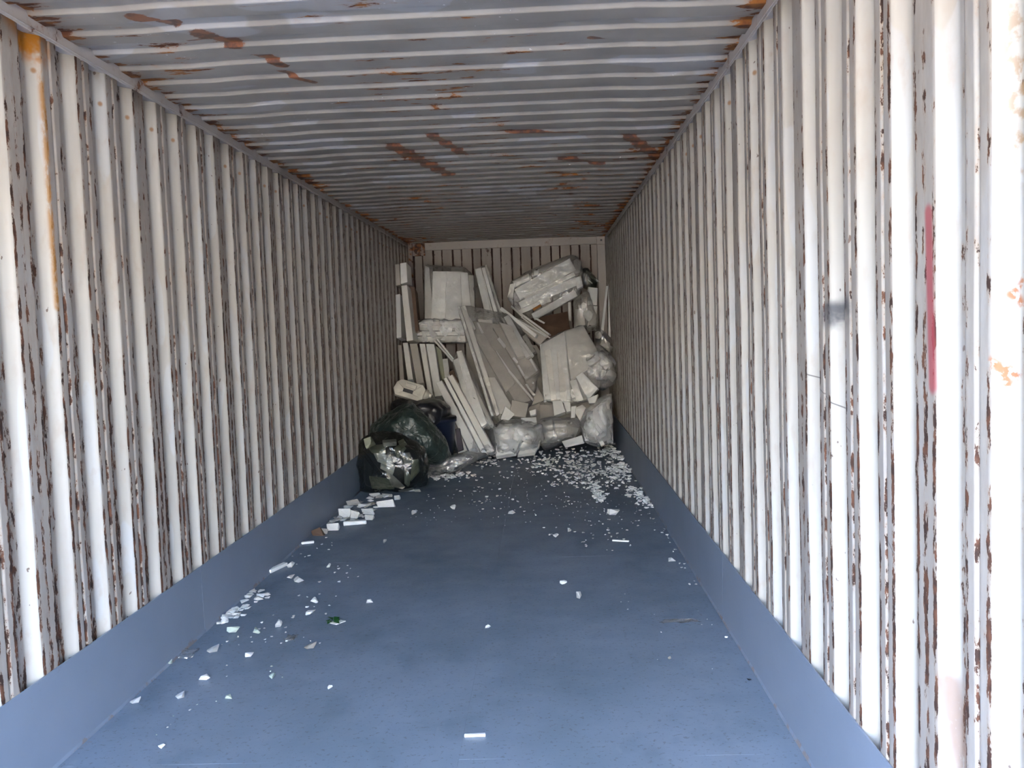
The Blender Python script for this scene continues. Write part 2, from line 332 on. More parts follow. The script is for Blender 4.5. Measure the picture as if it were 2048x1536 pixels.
# kick plates (flat sheets up the foot of both walls)
for side, s in (('left', -1), ('right', 1)):
    r = link('baseboard_'+side, None, kind='structure')
    ys = [Y0, 1.55, 4.0, 6.44, 8.88, YE-.04]
    for a, b in zip(ys, ys[1:]):
        bm = bmesh.new(); n = 14
        P = [(HC, .0), (HC, .003), (.012, .003)]
        for i in range(n+1):
            yy = a+.0015+(b-a-.003)*i/n; dz = .003*noise.noise(Vector((yy*1.3, s*4, 0)))
            q = [(s*(W-.001), HC+dz), (s*(W-.006), HC+dz), (s*(W-.007), .15), (s*(W-.009), .012), (s*(W-.013), .002), (s*(W-.013), -.004), (s*(W-.001), -.004)]
            vs = [bm.verts.new((x, yy, z)) for x, z in q]
            if i:
                for k in range(len(q)): bm.faces.new((pv[k], pv[(k+1) % len(q)], vs[(k+1) % len(q)], vs[k]))
            else: bm.faces.new(vs)
            pv = vs
        bm.faces.new(pv[::-1]); bmesh.ops.recalc_face_normals(bm, faces=bm.faces[:])
        link('kick_plate', mesh(bm), M['curb'], r)
# floor plates
r = link('floor', None, kind='structure')
fy = [Y0, .30, 2.74, 5.18, 7.62, 10.06, YE-.02]; fx = [-W+.004, .105, W-.004]
for a, b in zip(fy, fy[1:]):
    for c, d in zip(fx, fx[1:]):
        bm = bmesh.new(); nx, ny = 8, 14; g = .0002; V = []
        for j in range(ny+1):
            V.append([bm.verts.new((c+g+(d-c-2*g)*i/nx, a+g+(b-a-2*g)*j/ny, .0008*noise.noise(Vector((c+i*.4, a+j*.35, 1)))-.0008)) for i in range(nx+1)])
        for j in range(ny):
            for i in range(nx): bm.faces.new((V[j][i], V[j][i+1], V[j+1][i+1], V[j+1][i]))
        e = bmesh.ops.extrude_face_region(bm, geom=bm.faces[:]); 
        for v in e['geom']:
            if isinstance(v, bmesh.types.BMVert): v.co.z -= .006
        bmesh.ops.recalc_face_normals(bm, faces=bm.faces[:])
        link('floor_plate', mesh(bm), M['floor'], r)
link('sub_floor', boxmesh((-W-.05, Y0, -.10), (W+.05, YE, -.009)), M['darkrail'], r)
# roof
r = link('ceiling', None, kind='structure')
def roof_profile(n):
    P = [(0, 0)]
    for k in range(n):
        b = k*PR; P += [(b+.078, 0), (b+.088, .015), (b+.172, .015), (b+.183, 0)]
    P.append((n*PR, 0)); return rounded(P, .003, 2)
# the camera-facing slope (from high to low, going in) is centred on PHRF + k*PR
y = PHRF - .1775 - 20*PR
while y < YE+.03:
    P = clip(roof_profile(5), Y0-y, YE+.03-y)
    if len(P) > 3:
        xs = [-W-.03+(2*W+.06)*i/16 for i in range(17)]
        bm = sheet(P, lambda a, b, x, y=y: (x, y+a, H-.012+b+.003*noise.noise(Vector((x*1.7, (y+a)*1.5, 9)))+(.006 if abs(x) < .9 else 0)), xs)
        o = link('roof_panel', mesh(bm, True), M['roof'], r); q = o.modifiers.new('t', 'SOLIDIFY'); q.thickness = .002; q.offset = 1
    y += 5*PR
# an added plate above the roof, made further down, blocks daylight at the joints
# end wall
r = link('wall_back', None, kind='structure')
BP = .236; x = 1.02 - 8*BP - .118
def end_panel(xa, n):
    P = [(0, 0)]
    for k in range(n): b = k*BP; P += [(b+.050, 0), (b+.062, .04), (b+.156, .04), (b+.168, 0)]
    P.append((n*BP, 0)); P = rounded(P, .004, 2)
    P = clip(P, -W+.03-xa, W-.08-xa)
    bm = sheet(P, lambda a, b, z: (xa+a, YE+b+.002*noise.noise(Vector(((xa+a)*3, z*3, 0))), z), [i*(H-.09)/16 for i in range(17)])
    bmesh.ops.reverse_faces(bm, faces=bm.faces[:]); o = link('wall_panel', mesh(bm), M['endp'], r); q = o.modifiers.new('t', 'SOLIDIFY'); q.thickness = .002; q.offset = -1
end_panel(-W, 5); end_panel(-W+5*BP, 5)
link('header_rail', boxmesh((-W+.20, YE-.02, H-.10), (W-.085, YE+.03, H+.02), .003), M['endw'], r)
link('header_rail', boxmesh((-W, YE-.012, H-.16), (-W+.20, YE+.03, H+.02), .003), M['darkrail'], r)['label'] = 'heavily rusted dark end of the header'
link('corner_post', boxmesh((W-.095, YE-.05, 0), (W+.01, YE+.05, H), .006), M['endw'], r)
link('corner_post', boxmesh((-W-.01, YE-.03, 0), (-W+.05, YE+.05, H), .006), M['darkrail'], r)
link('corner_block', boxmesh((W-.10, YE-.065, H-.11), (W, YE-.045, H+.01), .006), M['endw'], r)
bm = bmesh.new(); bmesh.ops.create_cone(bm, cap_ends=True, segments=16, radius1=.012, radius2=.012, depth=.01, matrix=Matrix.Translation((W-.045, YE-.066, H-.06)) @ Matrix.Rotation(pi/2, 4, 'X'))
link('bolt_hole', mesh(bm), M['black'], r)
link('back_plate', boxmesh((-W-.06, YE+.055, -.1), (W+.06, YE+.06, H+.05)), M['darkrail'], r)
# door frame at the open end, behind and beside the camera's view
r = link('door_1', None, kind='structure')
link('door_post', boxmesh((-W-.10, Y0-.12, -.12), (-W, Y0, H+.12), .005), M['rail'], r)
link('door_post', boxmesh((W, Y0-.12, -.12), (W+.10, Y0, H+.12), .005), M['rail'], r)
link('door_header', boxmesh((-W-.10, Y0-.12, H), (W+.10, Y0, H+.12), .005), M['rail'], r)
link('door_sill', boxmesh((-W-.10, Y0-.12, -.12), (W+.10, Y0, -.002), .005), M['rail'], r)
link('ground', boxmesh((-40, -50, -.6), (40, 30, -.14)), M['ground'], kind='structure')
link('daylight_cover', boxmesh((-W-.08, Y0, H+.06), (W+.08, YE+.08, H+.064)), M['darkrail'], bpy.data.objects['ceiling'])  # unseen plate added over the roof to stop daylight leaking in
# unseen yard wall put opposite the open end to bounce warm sunlight in
link('wall_front', boxmesh((-22, -16.5, -.14), (22, -16, 5.0)), M['yard'], kind='structure')

# ------------------------------------------------------------------ foam, bags, scraps
def board(quad, Yt, Yb, t, mat, label, group=None, name='foam_board', cat='foam board', rough=.004, parent=None):
    """quad = tl, tr, br, bl of the front face seen in the photo; top at depth Yt, bottom at Yb; t thick, going back"""
    tl, tr, br, bl = [at(q[0], q[1], Y) for q, Y in zip(quad, (Yt, Yt, Yb, Yb))]
    for v in (tl, tr, br, bl):
        v.x = max(-W+.004, min(W-.004, v.x)); v.z = max(v.z, .004)
    n = (tr-tl).cross(bl-tl).normalized()
    if n.y < 0: n = -n
    c = (tl+tr+br+bl)/4
    F4 = [v for v in (tl, tr, br, bl)]
    for i, v in enumerate(F4): v += Vector([random.uniform(-rough, rough) for _ in range(3)])
    B4 = [v+n*t for v in F4]
    for v in B4:
        v.x = max(-W+.003, min(W-.003, v.x)); v.z = max(v.z, .003); v.y = min(v.y, YE-.07)
    bm = bmesh.new(); f = [bm.verts.new(v-c) for v in F4]; b = [bm.verts.new(v-c) for v in B4]
    bm.faces.new(f); bm.faces.new(b[::-1])
    for i in range(4): j = (i+1) % 4; bm.faces.new((f[j], f[i], b[i], b[j]))
    bmesh.ops.recalc_face_normals(bm, faces=bm.faces[:])
    L = min((tr-tl).length, t, (bl-tl).length)
    bmesh.ops.bevel(bm, geom=bm.edges[:], offset=min(.004, L*.15), segments=1, affect='EDGES')
    o = link(name, mesh(bm), mat, parent, None, label, cat if not parent else None, group); o.location = c; return o
def strip(a, b, w, Ya, Yb, t, mat, label, group=None, **k):
    dx, dy = b[0]-a[0], b[1]-a[1]; L = math.hypot(dx, dy); nx, ny = -dy/L*w/2, dx/L*w/2
    q = [(a[0]-nx, a[1]-ny), (a[0]+nx, a[1]+ny), (b[0]+nx, b[1]+ny), (b[0]-nx, b[1]-ny)]
    return board(q, Ya, Yb, t, mat, label, group, **k)
def lerp(p, q, t): return (p[0]+(q[0]-p[0])*t, p[1]+(q[1]-p[1])*t)
def bundle(quad, n, Yt, Yb, t, mat, label, group, gap=.06, var=.03, **k):
    out = []; cuts = [0]+sorted((i+random.uniform(-.25, .25))/n for i in range(1, n))+[1]
    for i in range(n):
        a, b = cuts[i]+gap/n/2, cuts[i+1]-gap/n/2; e = random.uniform(-var, var)*.6; dz = random.uniform(-3, 3)
        q = [lerp(quad[0], quad[1], a), lerp(quad[0], quad[1], b), lerp(quad[3], quad[2], b), lerp(quad[3], quad[2], a)]
        q[0] = (q[0][0], q[0][1]+dz); q[1] = (q[1][0], q[1][1]+dz)
        out.append(board(q, Yt+e, Yb+e*.6, t, mat, label, group, **k))
    return out
def corners(o): return [o.location+v.co for v in o.data.vertices]
def skin(name, pts, mat, label, cat='plastic bag', group=None, infl=.008, amp=.012, sm=1, freq=9, seed=0):
    """crumpled film drawn round the things inside it"""
    bm = bmesh.new()
    for p in pts: bm.verts.new(p)
    bmesh.ops.convex_hull(bm, input=bm.verts[:])
    loose = [v for v in bm.verts if not v.link_faces]; bmesh.ops.delete(bm, geom=loose, context='VERTS')
    bmesh.ops.remove_doubles(bm, verts=bm.verts[:], dist=.02)
    bmesh.ops.triangulate(bm, faces=bm.faces[:])
    for _ in range(9):
        lg = [e for e in bm.edges if e.calc_length() > .055]
        if not lg or len(bm.verts) > 9000: break
        bmesh.ops.subdivide_edges(bm, edges=lg, cuts=1); bmesh.ops.triangulate(bm, faces=bm.faces[:])
    for _ in range(sm): bmesh.ops.smooth_vert(bm, verts=bm.verts[:], factor=.5, use_axis_x=True, use_axis_y=True, use_axis_z=True)
    bm.normal_update(); c = sum((v.co for v in bm.verts), Vector())/len(bm.verts)
    for v in bm.verts:
        q = v.co*freq+Vector((seed*3.1, seed, 0)); d = abs(noise.noise(q))*2-.35 + .5*abs(noise.noise(q*2.3))
        v.co += v.normal*(infl-.0+amp*-d)
        v.co.x = max(-W+.002, min(W-.002, v.co.x)); v.co.z = max(v.co.z, .002); v.co.y = min(v.co.y, YE-.055)
    for v in bm.verts: v.co -= c
    me = mesh(bm, True); o = link(name, me, mat, None, None, label, cat, group); o.location = c; return o
def lump(name, poly, Yf, Yb, mat, label, cat='plastic bag', group=None, **k):
    """bag from its outline in the photo: given depth, it gets a rounded front and back"""
    cx = sum(p[0] for p in poly)/len(poly); cy = sum(p[1] for p in poly)/len(poly); pts = []; Ym = (Yf+Yb)/2
    for p in poly:
        pts += [at(*p, Ym-.12*(Yb-Yf)), at(*p, Ym+.2*(Yb-Yf))]
        pts += [at(*lerp((cx, cy), p, .62), Yf), at(*lerp((cx, cy), p, .62), Yb)]
    for v in pts: v.x = max(-W+.01, min(W-.01, v.x)); v.z = max(v.z, .004); v.y = min(v.y, YE-.08)
    return skin(name, pts, mat, label, cat, group, **k)

f_, d_, w_ = M['foam'], M['foamd'], M['foamw']
# --- stack along the left wall: wrapped slabs on edge
UL = 'slabs standing on edge at the top left of the pile'
def slab(q, Yt, Yb, t, mat, label, **k):
    o = board(q, Yt, Yb, t, mat, label, None, 'foam_slab', 'foam slab', **k); return o
slab([(786, 529), (799, 528), (802, 569), (788, 571)], 9.9, 9.88, .34, d_, 'short grey wrapped foam block against left wall, topmost of the left column')
slab([(800, 526), (813, 525), (815, 565), (802, 568)], 9.88, 9.86, .34, w_, 'short paler foam block at the top of the left column, right of its twin')
slab([(788, 589), (800, 588), (803, 675), (791, 676)], 9.86, 9.80, .30, w_, 'shiny bluish white upright foam slab touching the left wall')
slab([(802, 571), (814, 569), (826, 680), (813, 683)], 9.84, 9.76, .36, f_, 'tall slightly tilted cream foam slab under the two short blocks')
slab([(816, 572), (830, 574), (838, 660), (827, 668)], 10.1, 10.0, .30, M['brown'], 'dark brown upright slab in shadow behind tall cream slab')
LOW = [((795, 690), (803, 690), (808, 760), (800, 762), d_, 'narrow dirty foam slab nearest the left wall in lower row'),
       ((805, 686), (816, 685), (827, 758), (816, 761), f_, 'second slab from the left wall in the lower row of standing slabs'),
       ((820, 687), (834, 687), (848, 766), (833, 768), d_, 'mottled brownish slab in the middle of the lower row'),
       ((839, 688), (850, 687), (866, 790), (857, 792), f_, 'narrow tall slab left of the pale blue grey one in lower row'),
       ((852, 688), (868, 688), (884, 792), (869, 794), w_, 'pale blue grey slab with dark spot, widest of the lower row'),
       ((885, 717), (895, 716), (900, 750), (890, 752), w_, 'short bright slab end right of the lower row, in dark gap')]
for a, b, c, d, mt, lb in LOW: slab([a, b, c, d], 9.7, 9.45, .40, mt, lb)
slab([(872, 690), (882, 700), (892, 760), (886, 760)], 9.95, 9.8, .3, M['foamo'], 'dark greenish slab in shadow right of the lower row')
strip((869, 680), (905, 722), 3.5, 9.6, 9.45, .05, f_, 'thin pale strip sticking out below the upper left bag, lower of two')
strip((874, 678), (913, 728), 3.5, 9.65, 9.5, .05, w_, 'thin pale strip sticking out below the upper left bag, upper of two')
# --- upper left bag
g1 = 'foam sheets in the upper left bag'
A = [board([(866, 543), (893, 543), (890, 640), (862, 640)], 10.32, 10.22, .14, w_, 'wide white foam sheet at left in the upper left bag'),
     board([(893, 542), (921, 543), (924, 640), (890, 641)], 10.33, 10.20, .14, w_, 'wide white foam sheet in the middle of the upper left bag'),
     board([(921, 544), (935, 545), (944, 640), (924, 640)], 10.34, 10.22, .14, w_, 'narrower white foam sheet right of middle in the upper left bag'),
     board([(936, 549), (947, 551), (949, 620), (941, 636)], 10.38, 10.28, .12, f_, 'set back white foam sheet at right edge of the upper left bag'),
     board([(850, 531), (858, 536), (867, 640), (849, 640)], 10.38, 10.26, .14, f_, 'white foam sheet with pointed top corner at left of upper left bag'),
     board([(902, 535), (925, 534), (926, 560), (903, 560)], 10.5, 10.48, .1, f_, 'foam piece poking up behind the sheets of the upper left bag')]
B = bundle([(834, 645), (834, 682), (932, 684), (928, 640)], 4, 10.12, 10.08, .22, f_, 'cream foam plank lying in the bottom of the upper left bag', 'planks in the foot of the upper left bag', var=.02)
skin('film_bag', sum([corners(o) for o in A], []), M['film'], 'upper part of clear bag of upright foam sheets by end wall', infl=.014, amp=.012, seed=1)
skin('film_bag', sum([corners(o) for o in B], [])+[at(828, 672, 10.1), at(846, 640, 10.05), at(935, 655, 10.1)], M['milk'], 'bulging clear bag with bright glossy fold under upright foam sheets', infl=.02, amp=.02, seed=2)
# --- leaning sheaf to its right
C = [strip(a, b, wd, 10.35+e, 10.2+e, .12, mt, lb) for a, b, wd, e, mt, lb in (
    ((955, 537), (985, 668), 13, 0, w_, 'leftmost leaning sheet of sheaf right of the upper left bag'),
    ((963, 552), (993, 665), 7, .03, f_, 'second leaning sheet of the sheaf right of the upper left bag'),
    ((967, 535), (1001, 660), 7, -.02, w_, 'third leaning sheet of the sheaf right of the upper left bag'),
    ((971, 530), (1009, 648), 5, 0, f_, 'rightmost thin leaning sheet of the sheaf right of upper left bag'))]
skin('film_bag', sum([corners(o) for o in C], []), M['film'], 'clear film round the leaning sheaf beside the upper left bag', seed=3, infl=.01, amp=.012)
# --- upper right bag of long slats
Dl = [(((1066, 545), (1150, 514)), 10, .1, d_, 'dim upper slat at the back of the upper right bag'),
      (((1034, 590), (1146, 528)), 26, .0, w_, 'broadest pale slat across the top of the upper right bag'),
      (((1050, 598), (1150, 548)), 8, -.03, f_, 'thin slat under the broadest one in the upper right bag'),
      (((1040, 612), (1154, 562)), 17, -.06, w_, 'bright middle slat of the upper right bag'),
      (((1038, 624), (1100, 598)), 9, -.10, f_, 'slat with a brown stain low in the upper right bag'),
      (((1066, 634), (1152, 586)), 15, -.06, w_, 'lowest long slat of the upper right bag')]
D = [strip(a, b, wd, 10.35+e, 10.35+e, .09, mt, lb) for (a, b), wd, e, mt, lb in Dl]
D += [board([(1024, 562), (1058, 547), (1060, 560), (1030, 574)], 10.3, 10.3, .12, f_, 'creamy block at the upper left end of upper right bag'),
      board([(1020, 568), (1030, 566), (1026, 596), (1014, 594)], 10.28, 10.27, .10, f_, 'upright cream chip at the left end of upper right bag'),
      board([(1068, 540), (1078, 536), (1076, 550), (1067, 552)], 10.4, 10.4, .05, w_, 'small white lump above the slats of the upper right bag'),
      board([(1148, 514), (1162, 524), (1160, 545), (1146, 548)], 10.5, 10.4, .1, f_, 'jagged foam end at right of upper right bag'),
      board([(1150, 556), (1162, 552), (1166, 572), (1154, 578)], 10.3, 10.28, .08, w_, 'white foam end poking out at the right of the upper right bag')]
strip((1066, 619), (1082, 610), 5, 10.22, 10.22, .01, plain('brown_stain_card', (.40, .17, .04), .7), 'small rusty brown scrap on a slat in upper right bag', name='brown_scrap', cat='scrap')
skin('film_bag', sum([corners(o) for o in D], []), M['film'], 'large clear bag of long slats leaning high at the upper right', infl=.012, amp=.018, seed=4)
for i, (x, y) in enumerate(((1172, 542), (1178, 550), (1186, 556), (1176, 560), (1190, 557))):
    strip((x, y), (x+9, y+7), 4-i*.4, 10.6, 10.6, .03, f_, 'small pale chip in the dark film right of the upper right bag', 'chips right of the upper right bag', name='foam_chip', cat='foam chip')
lump('film_bag', [(1158, 540), (1175, 536), (1192, 556), (1192, 575), (1172, 578), (1160, 570)], 10.5, 10.75, M['dfilm'], 'dark crumpled film right of the upper right bag by end wall', seed=5)
# --- right hand blocks and sticks
board([(1177, 574), (1195, 576), (1194, 611), (1175, 610)], 10.5, 10.5, .16, w_, 'white rectangular foam block near the right wall, upper of two')
board([(1177, 611), (1195, 612), (1192, 650), (1176, 652)], 10.47, 10.44, .16, f_, 'white rectangular foam block near right wall, lower of two')
strip((1214, 572), (1204, 668), 4.5, 10.40, 10.22, .03, w_, 'long thin white foam stick leaning by right wall, left one of a pair', name='foam_stick', cat='foam stick')
strip((1219, 568), (1219, 674), 4.5, 10.42, 10.26, .03, w_, 'long thin upright white foam stick by the right wall, right one of a pair', name='foam_stick', cat='foam stick')
strip((1139, 604), (1140, 642), 5, 10.4, 10.38, .05, f_, 'thin upright foam strip under the upper right bag')
board([(1150, 618), (1168, 616), (1170, 650), (1148, 655)], 10.4, 10.35, .1, f_, 'dull foam block behind the lumpy white piece at right')
def chunk(px, py, Y, r, mat, label, name='foam_chunk', cat='foam chunk', group=None, flat=1.0, seed=0, n=16, rest=False):
    rnd = random.Random(int(px*7+py*13)+seed); bm = bmesh.new()
    for i in range(n):
        v = Vector([rnd.gauss(0, 1) for _ in range(3)]).normalized()*r*rnd.uniform(.7, 1.15); v.z *= flat; bm.verts.new(v)
    bmesh.ops.convex_hull(bm, input=bm.verts[:]); bmesh.ops.delete(bm, geom=[v for v in bm.verts if not v.link_faces], context='VERTS')
    bmesh.ops.bevel(bm, geom=bm.edges[:], offset=r*.06, segments=1, affect='EDGES')
    o = link(name, mesh(bm), mat, None, None, label, cat, group); c = at(px, py, Y); o.location = c; return o
e1 = [chunk(1166, 614, 10.3, .05, w_, 'upper lobe of lumpy white foam beside the two blocks'), chunk(1176, 632, 10.28, .075, w_, 'lumpy white foam piece in front of the two right blocks')]
lump('film_bag', [(1148, 600), (1175, 580), (1196, 640), (1190, 660), (1150, 660)], 10.28, 10.5, M['film'], 'clear crumpled bag around the two right foam blocks', seed=6)
fr = [chunk(1196, 672, 10.15, .055, f_, 'small foam lump between the large bag and the sticks'), chunk(1210, 690, 10.1, .065, M['foamd'], 'greyish foam lump below the two thin sticks'), chunk(1220, 698, 10.1, .05, f_, 'small pale foam lump touching the right wall below the sticks')]
lump('film_bag', [(1188, 655), (1205, 660), (1226, 680), (1226, 705), (1210, 715), (1194, 695)], 10.0, 10.3, M['film'], 'small crumpled clear bag below the two thin sticks', seed=7)

# --- the middle: long strips and grey sheets in one long clear bag
mid = []
for q, Yt, Yb, t, mt, lb in (
    ([(930, 640), (1010, 650), (1090, 800), (1010, 830)], 9.95, 9.62, .05, d_, 'big dull grey sheet at the back of the middle bag'),
    ([(985, 655), (1020, 655), (1080, 740), (1050, 760)], 9.84, 9.62, .06, d_, 'grey panel leaning in the centre of the middle bag'),
    ([(998, 645), (1022, 650), (1050, 712), (1034, 716)], 9.78, 9.60, .05, f_, 'cream panel high in the centre of the middle bag'),
    ([(945, 668), (968, 668), (1030, 765), (1012, 785)], 9.74, 9.52, .05, d_, 'dim panel between the long strips and the grey panel'),
    ([(995, 745), (1020, 740), (1062, 800), (1035, 812)], 9.66, 9.42, .05, M['foamd'], 'dim rosy grey panel low in the middle bag'),
    ([(965, 755), (990, 755), (1040, 840), (1000, 845)], 9.6, 9.42, .05, f_, 'bluish panel above the low left bag of scraps'),
    ([(956, 639), (984, 640), (988, 658), (960, 660)], 10.0, 9.98, .08, f_, 'short cream block between upper left bag and middle bag')):
    mid.append(board(q, Yt, Yb, t, mt, lb))
for a, b, wd, Yt, Yb, mt, lb in (
    ((917, 612), (984, 832), 6, 9.72, 9.25, w_, 'very long foam strip down the middle, left of a pair'),
    ((926, 612), (996, 830), 9, 9.74, 9.27, f_, 'very long wide foam strip down the middle, right of a pair'),
    ((937, 636), (949, 658), 5, 9.75, 9.72, w_, 'short pale strip beside the top of the long strips'),
    ((955, 645), (965, 666), 4, 9.77, 9.74, w_, 'second short pale strip beside the top of the long strips'),
    ((996, 676), (1010, 694), 6, 9.66, 9.63, w_, 'small pale dash of foam in the middle of grey panel'),
    ((992, 702), (1018, 742), 3, 9.64, 9.60, w_, 'thin bright strip on the grey panel'),
    ((1018, 742), (1066, 800), 4, 9.56, 9.44, w_, 'thin bright strip running on down to the scraps'),
    ((1036, 730), (1048, 752), 3, 9.56, 9.54, w_, 'short thin strip low on the grey panel'),
    ((1026, 715), (1034, 724), 5, 9.6, 9.58, w_, 'tiny pale piece in the grey panel'),
    ((1060, 718), (1074, 742), 4, 9.66, 9.62, w_, 'short strip at right edge of middle bag'),
    ((1012, 632), (1058, 714), 12, 9.86, 9.64, w_, 'broad white strip leaning left of thin sheaf'),
    ((1024, 652), (1064, 712), 6, 9.82, 9.62, w_, 'white strip right of the broad one in middle bag'),
    ((1048, 670), (1066, 706), 10, 9.86, 9.7, f_, 'pale block at the right of the middle bag'),
    ((1052, 768), (1068, 790), 5, 9.5, 9.45, w_, 'glossy narrow strip above the square blocks')):
    mid.append(strip(a, b, wd, Yt, Yb, .04, mt, lb))
skin('film_bag', sum([corners(o) for o in mid[1:-1]], []), M['film'], 'long clear bag with panels and strips in the middle of pile', infl=.008, amp=.014, seed=8)
for a, b, wd, mt, lb in (((1001, 616), (1072, 672), 7, w_, 'lowest strip of the thin sheaf under the upper right bag'), ((1036, 640), (1092, 672), 4, w_, 'second strip of the thin sheaf under the upper right bag'),
                         ((1042, 634), (1100, 676), 3, f_, 'third strip of the thin sheaf under the upper right bag'), ((1036, 624), (1098, 668), 3.5, w_, 'long topmost strip of the thin sheaf'),
                         ((1070, 636), (1088, 646), 4, w_, 'short dash of foam above the thin sheaf'), ((1114, 648), (1124, 655), 4, w_, 'small foam dash above the large right bag'),
                         ((1022, 612), (1040, 628), 4, f_, 'short strip at the top end of the thin sheaf')):
    Y_ = (10.22, 10.2) if 'dash' in lb else (10.0, 9.8); strip(a, b, wd, *Y_, .06, mt, lb)
board([(1005, 628), (1046, 640), (1100, 668), (1080, 690)], 10.1, 9.95, .03, d_, 'shadowed sheet below the thin sheaf')
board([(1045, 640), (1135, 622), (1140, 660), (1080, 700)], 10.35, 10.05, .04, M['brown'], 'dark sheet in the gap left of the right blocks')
# --- left of the middle: wide slab and box of slats
Q = [board([(913, 702), (924, 700), (974, 846), (957, 858)], 9.42, 9.02, .06, w_, 'tall wide white foam slab leaning left of the long strips'),
     board([(905, 720), (916, 716), (958, 845), (944, 852)], 9.45, 9.05, .05, w_, 'narrow foam slab joined left of the tall wide one'),
     strip((930, 740), (984, 852), 7, 9.45, 9.06, .05, f_, 'foam strip right of the tall wide slab'),
     strip((940, 800), (982, 850), 5, 9.35, 9.05, .05, w_, 'short foam strip low beside the tall wide slab')]
skin('film_bag', sum([corners(o) for o in Q], []), M['film'], 'clear bag with fine bright folds round the tall wide slab', infl=.012, amp=.014, seed=9)
Rr = [board([(871, 766), (884, 760), (962, 908), (944, 915)], 9.2, 8.86, .12, w_, 'leftmost slat of the leaning box of slats'),
      board([(886, 758), (893, 755), (974, 906), (964, 908)], 9.18, 8.84, .12, w_, 'middle slat of the leaning box of slats'),
      board([(896, 753), (904, 749), (988, 902), (976, 906)], 9.2, 8.86, .12, f_, 'rightmost slat of the leaning box of slats')]
skin('film_bag', sum([[corners(o)[i] for i in range(len(corners(o)))] for o in Rr], []) and [p for o in Rr for p in corners(o) if p.z < 1.336-(9.0/F)*(800-650)+.16], M['milk'], 'milky film round the leaning box of slats by dark bags', infl=.012, amp=.01, seed=10)
board([(903, 850), (912, 848), (935, 900), (918, 908)], 9.1, 8.95, .05, f_, 'short foam piece between blue bin and the leaning slats')
board([(911, 858), (919, 856), (927, 900), (916, 903)], 8.95, 8.9, .04, M['purple'], 'dark plum coloured strip standing by the leaning slats', name='plastic_strip', cat='strip')
board([(897, 745), (906, 738), (915, 765), (906, 770)], 9.3, 9.25, .03, M['brown'], 'small dark reddish scrap at top of the slats', name='card_scrap', cat='scrap')

# --- large right bag
Tt = [board([(1079, 690), (1130, 662), (1142, 800), (1088, 800)], 9.62, 9.34, .05, w_, 'wide pale sheet at left in the large right bag'),
      board([(1130, 662), (1166, 650), (1204, 716), (1142, 760)], 9.66, 9.42, .05, f_, 'wide pale sheet at upper right in the large right bag'),
      strip((1094, 700), (1108, 800), 12, 9.56, 9.32, .04, f_, 'upright slat near the left edge of large right bag'),
      strip((1120, 700), (1128, 806), 14, 9.56, 9.32, .04, f_, 'upright slat in the middle of large right bag'),
      strip((1146, 760), (1160, 802), 14, 9.46, 9.34, .04, f_, 'short slat right of middle in the large right bag'),
      board([(1150, 752), (1160, 740), (1196, 778), (1176, 800)], 9.44, 9.34, .05, w_, 'tilted panel with a bright long fold in large right bag')]
Tc = [chunk(x, y, 9.6, .07, mt, lb) for x, y, mt, lb in ((1188, 716, f_, 'foam lump high at the right edge of the large right bag'), (1210, 726, w_, 'foam lump nearest the right wall in large right bag'),
     (1200, 748, f_, 'foam lump low at right edge of the large right bag'), (1222, 752, f_, 'lowest foam lump by right wall in large right bag'))]
skin('film_bag', [p for o in Tt for p in corners(o)], M['film'], 'large clear bag of wide sheets leaning at right front of pile', infl=.012, amp=.014, seed=11)
lump('film_bag', [(1165, 705), (1200, 690), (1232, 722), (1234, 762), (1205, 780), (1170, 760)], 9.4, 9.85, M['milk'], 'bulging milky bag of lumps touching the right wall', seed=12, amp=.025)
# --- blocks and bags at the foot of the pile
ft = []
for q, Yt, Yb, t, mt, lb in (
    ([(1024, 800), (1058, 806), (1052, 836), (1018, 830)], 9.36, 9.30, .12, d_, 'square grey foam block at foot of the middle bag'),
    ([(1042, 836), (1072, 833), (1074, 848), (1046, 858)], 9.22, 9.18, .08, w_, 'bright white foam block on the low left bag'),
    ([(1104, 802), (1124, 800), (1132, 824), (1108, 832)], 9.30, 9.24, .10, w_, 'square white foam block under the large right bag'),
    ([(1126, 800), (1140, 802), (1142, 822), (1134, 824)], 9.32, 9.28, .08, f_, 'narrow foam block right of the square one'),
    ([(1146, 818), (1164, 808), (1172, 816), (1160, 842)], 9.25, 9.2, .08, f_, 'bent foam block above the dirty grey bag'),
    ([(1143, 812), (1152, 810), (1150, 838), (1142, 836)], 9.24, 9.2, .08, w_, 'small upright white block above the dirty grey bag'),
    ([(1010, 812), (1030, 828), (1014, 844), (1000, 838)], 9.3, 9.26, .05, w_, 'triangular foam flap left of the square grey block'),
    ([(1058, 822), (1072, 818), (1072, 828), (1060, 832)], 9.28, 9.26, .05, w_, 'small pale chip right of square grey block'),
    ([(1175, 796), (1196, 788), (1190, 806), (1178, 808)], 9.3, 9.28, .06, w_, 'pale foam chip in the shadow under the large right bag')):
    ft.append(board(q, Yt, Yb, t, mt, lb))
lowl = [board(q, Yt, Yb, .07, mt, lb) for q, Yt, Yb, mt, lb in (
    ([(985, 850), (1040, 846), (1042, 872), (990, 880)], 9.2, 9.1, w_, 'upper wide scrap in the low left bag'),
    ([(993, 876), (1046, 870), (1030, 905), (992, 912)], 9.1, 8.98, w_, 'lower wide scrap in the low left bag'),
    ([(1044, 860), (1085, 866), (1078, 890), (1050, 880)], 9.15, 9.05, d_, 'dark edged scrap at the right of low left bag'),
    ([(1046, 884), (1078, 892), (1072, 904), (1036, 908)], 9.08, 8.98, f_, 'flat scrap at the foot of the low left bag'))]
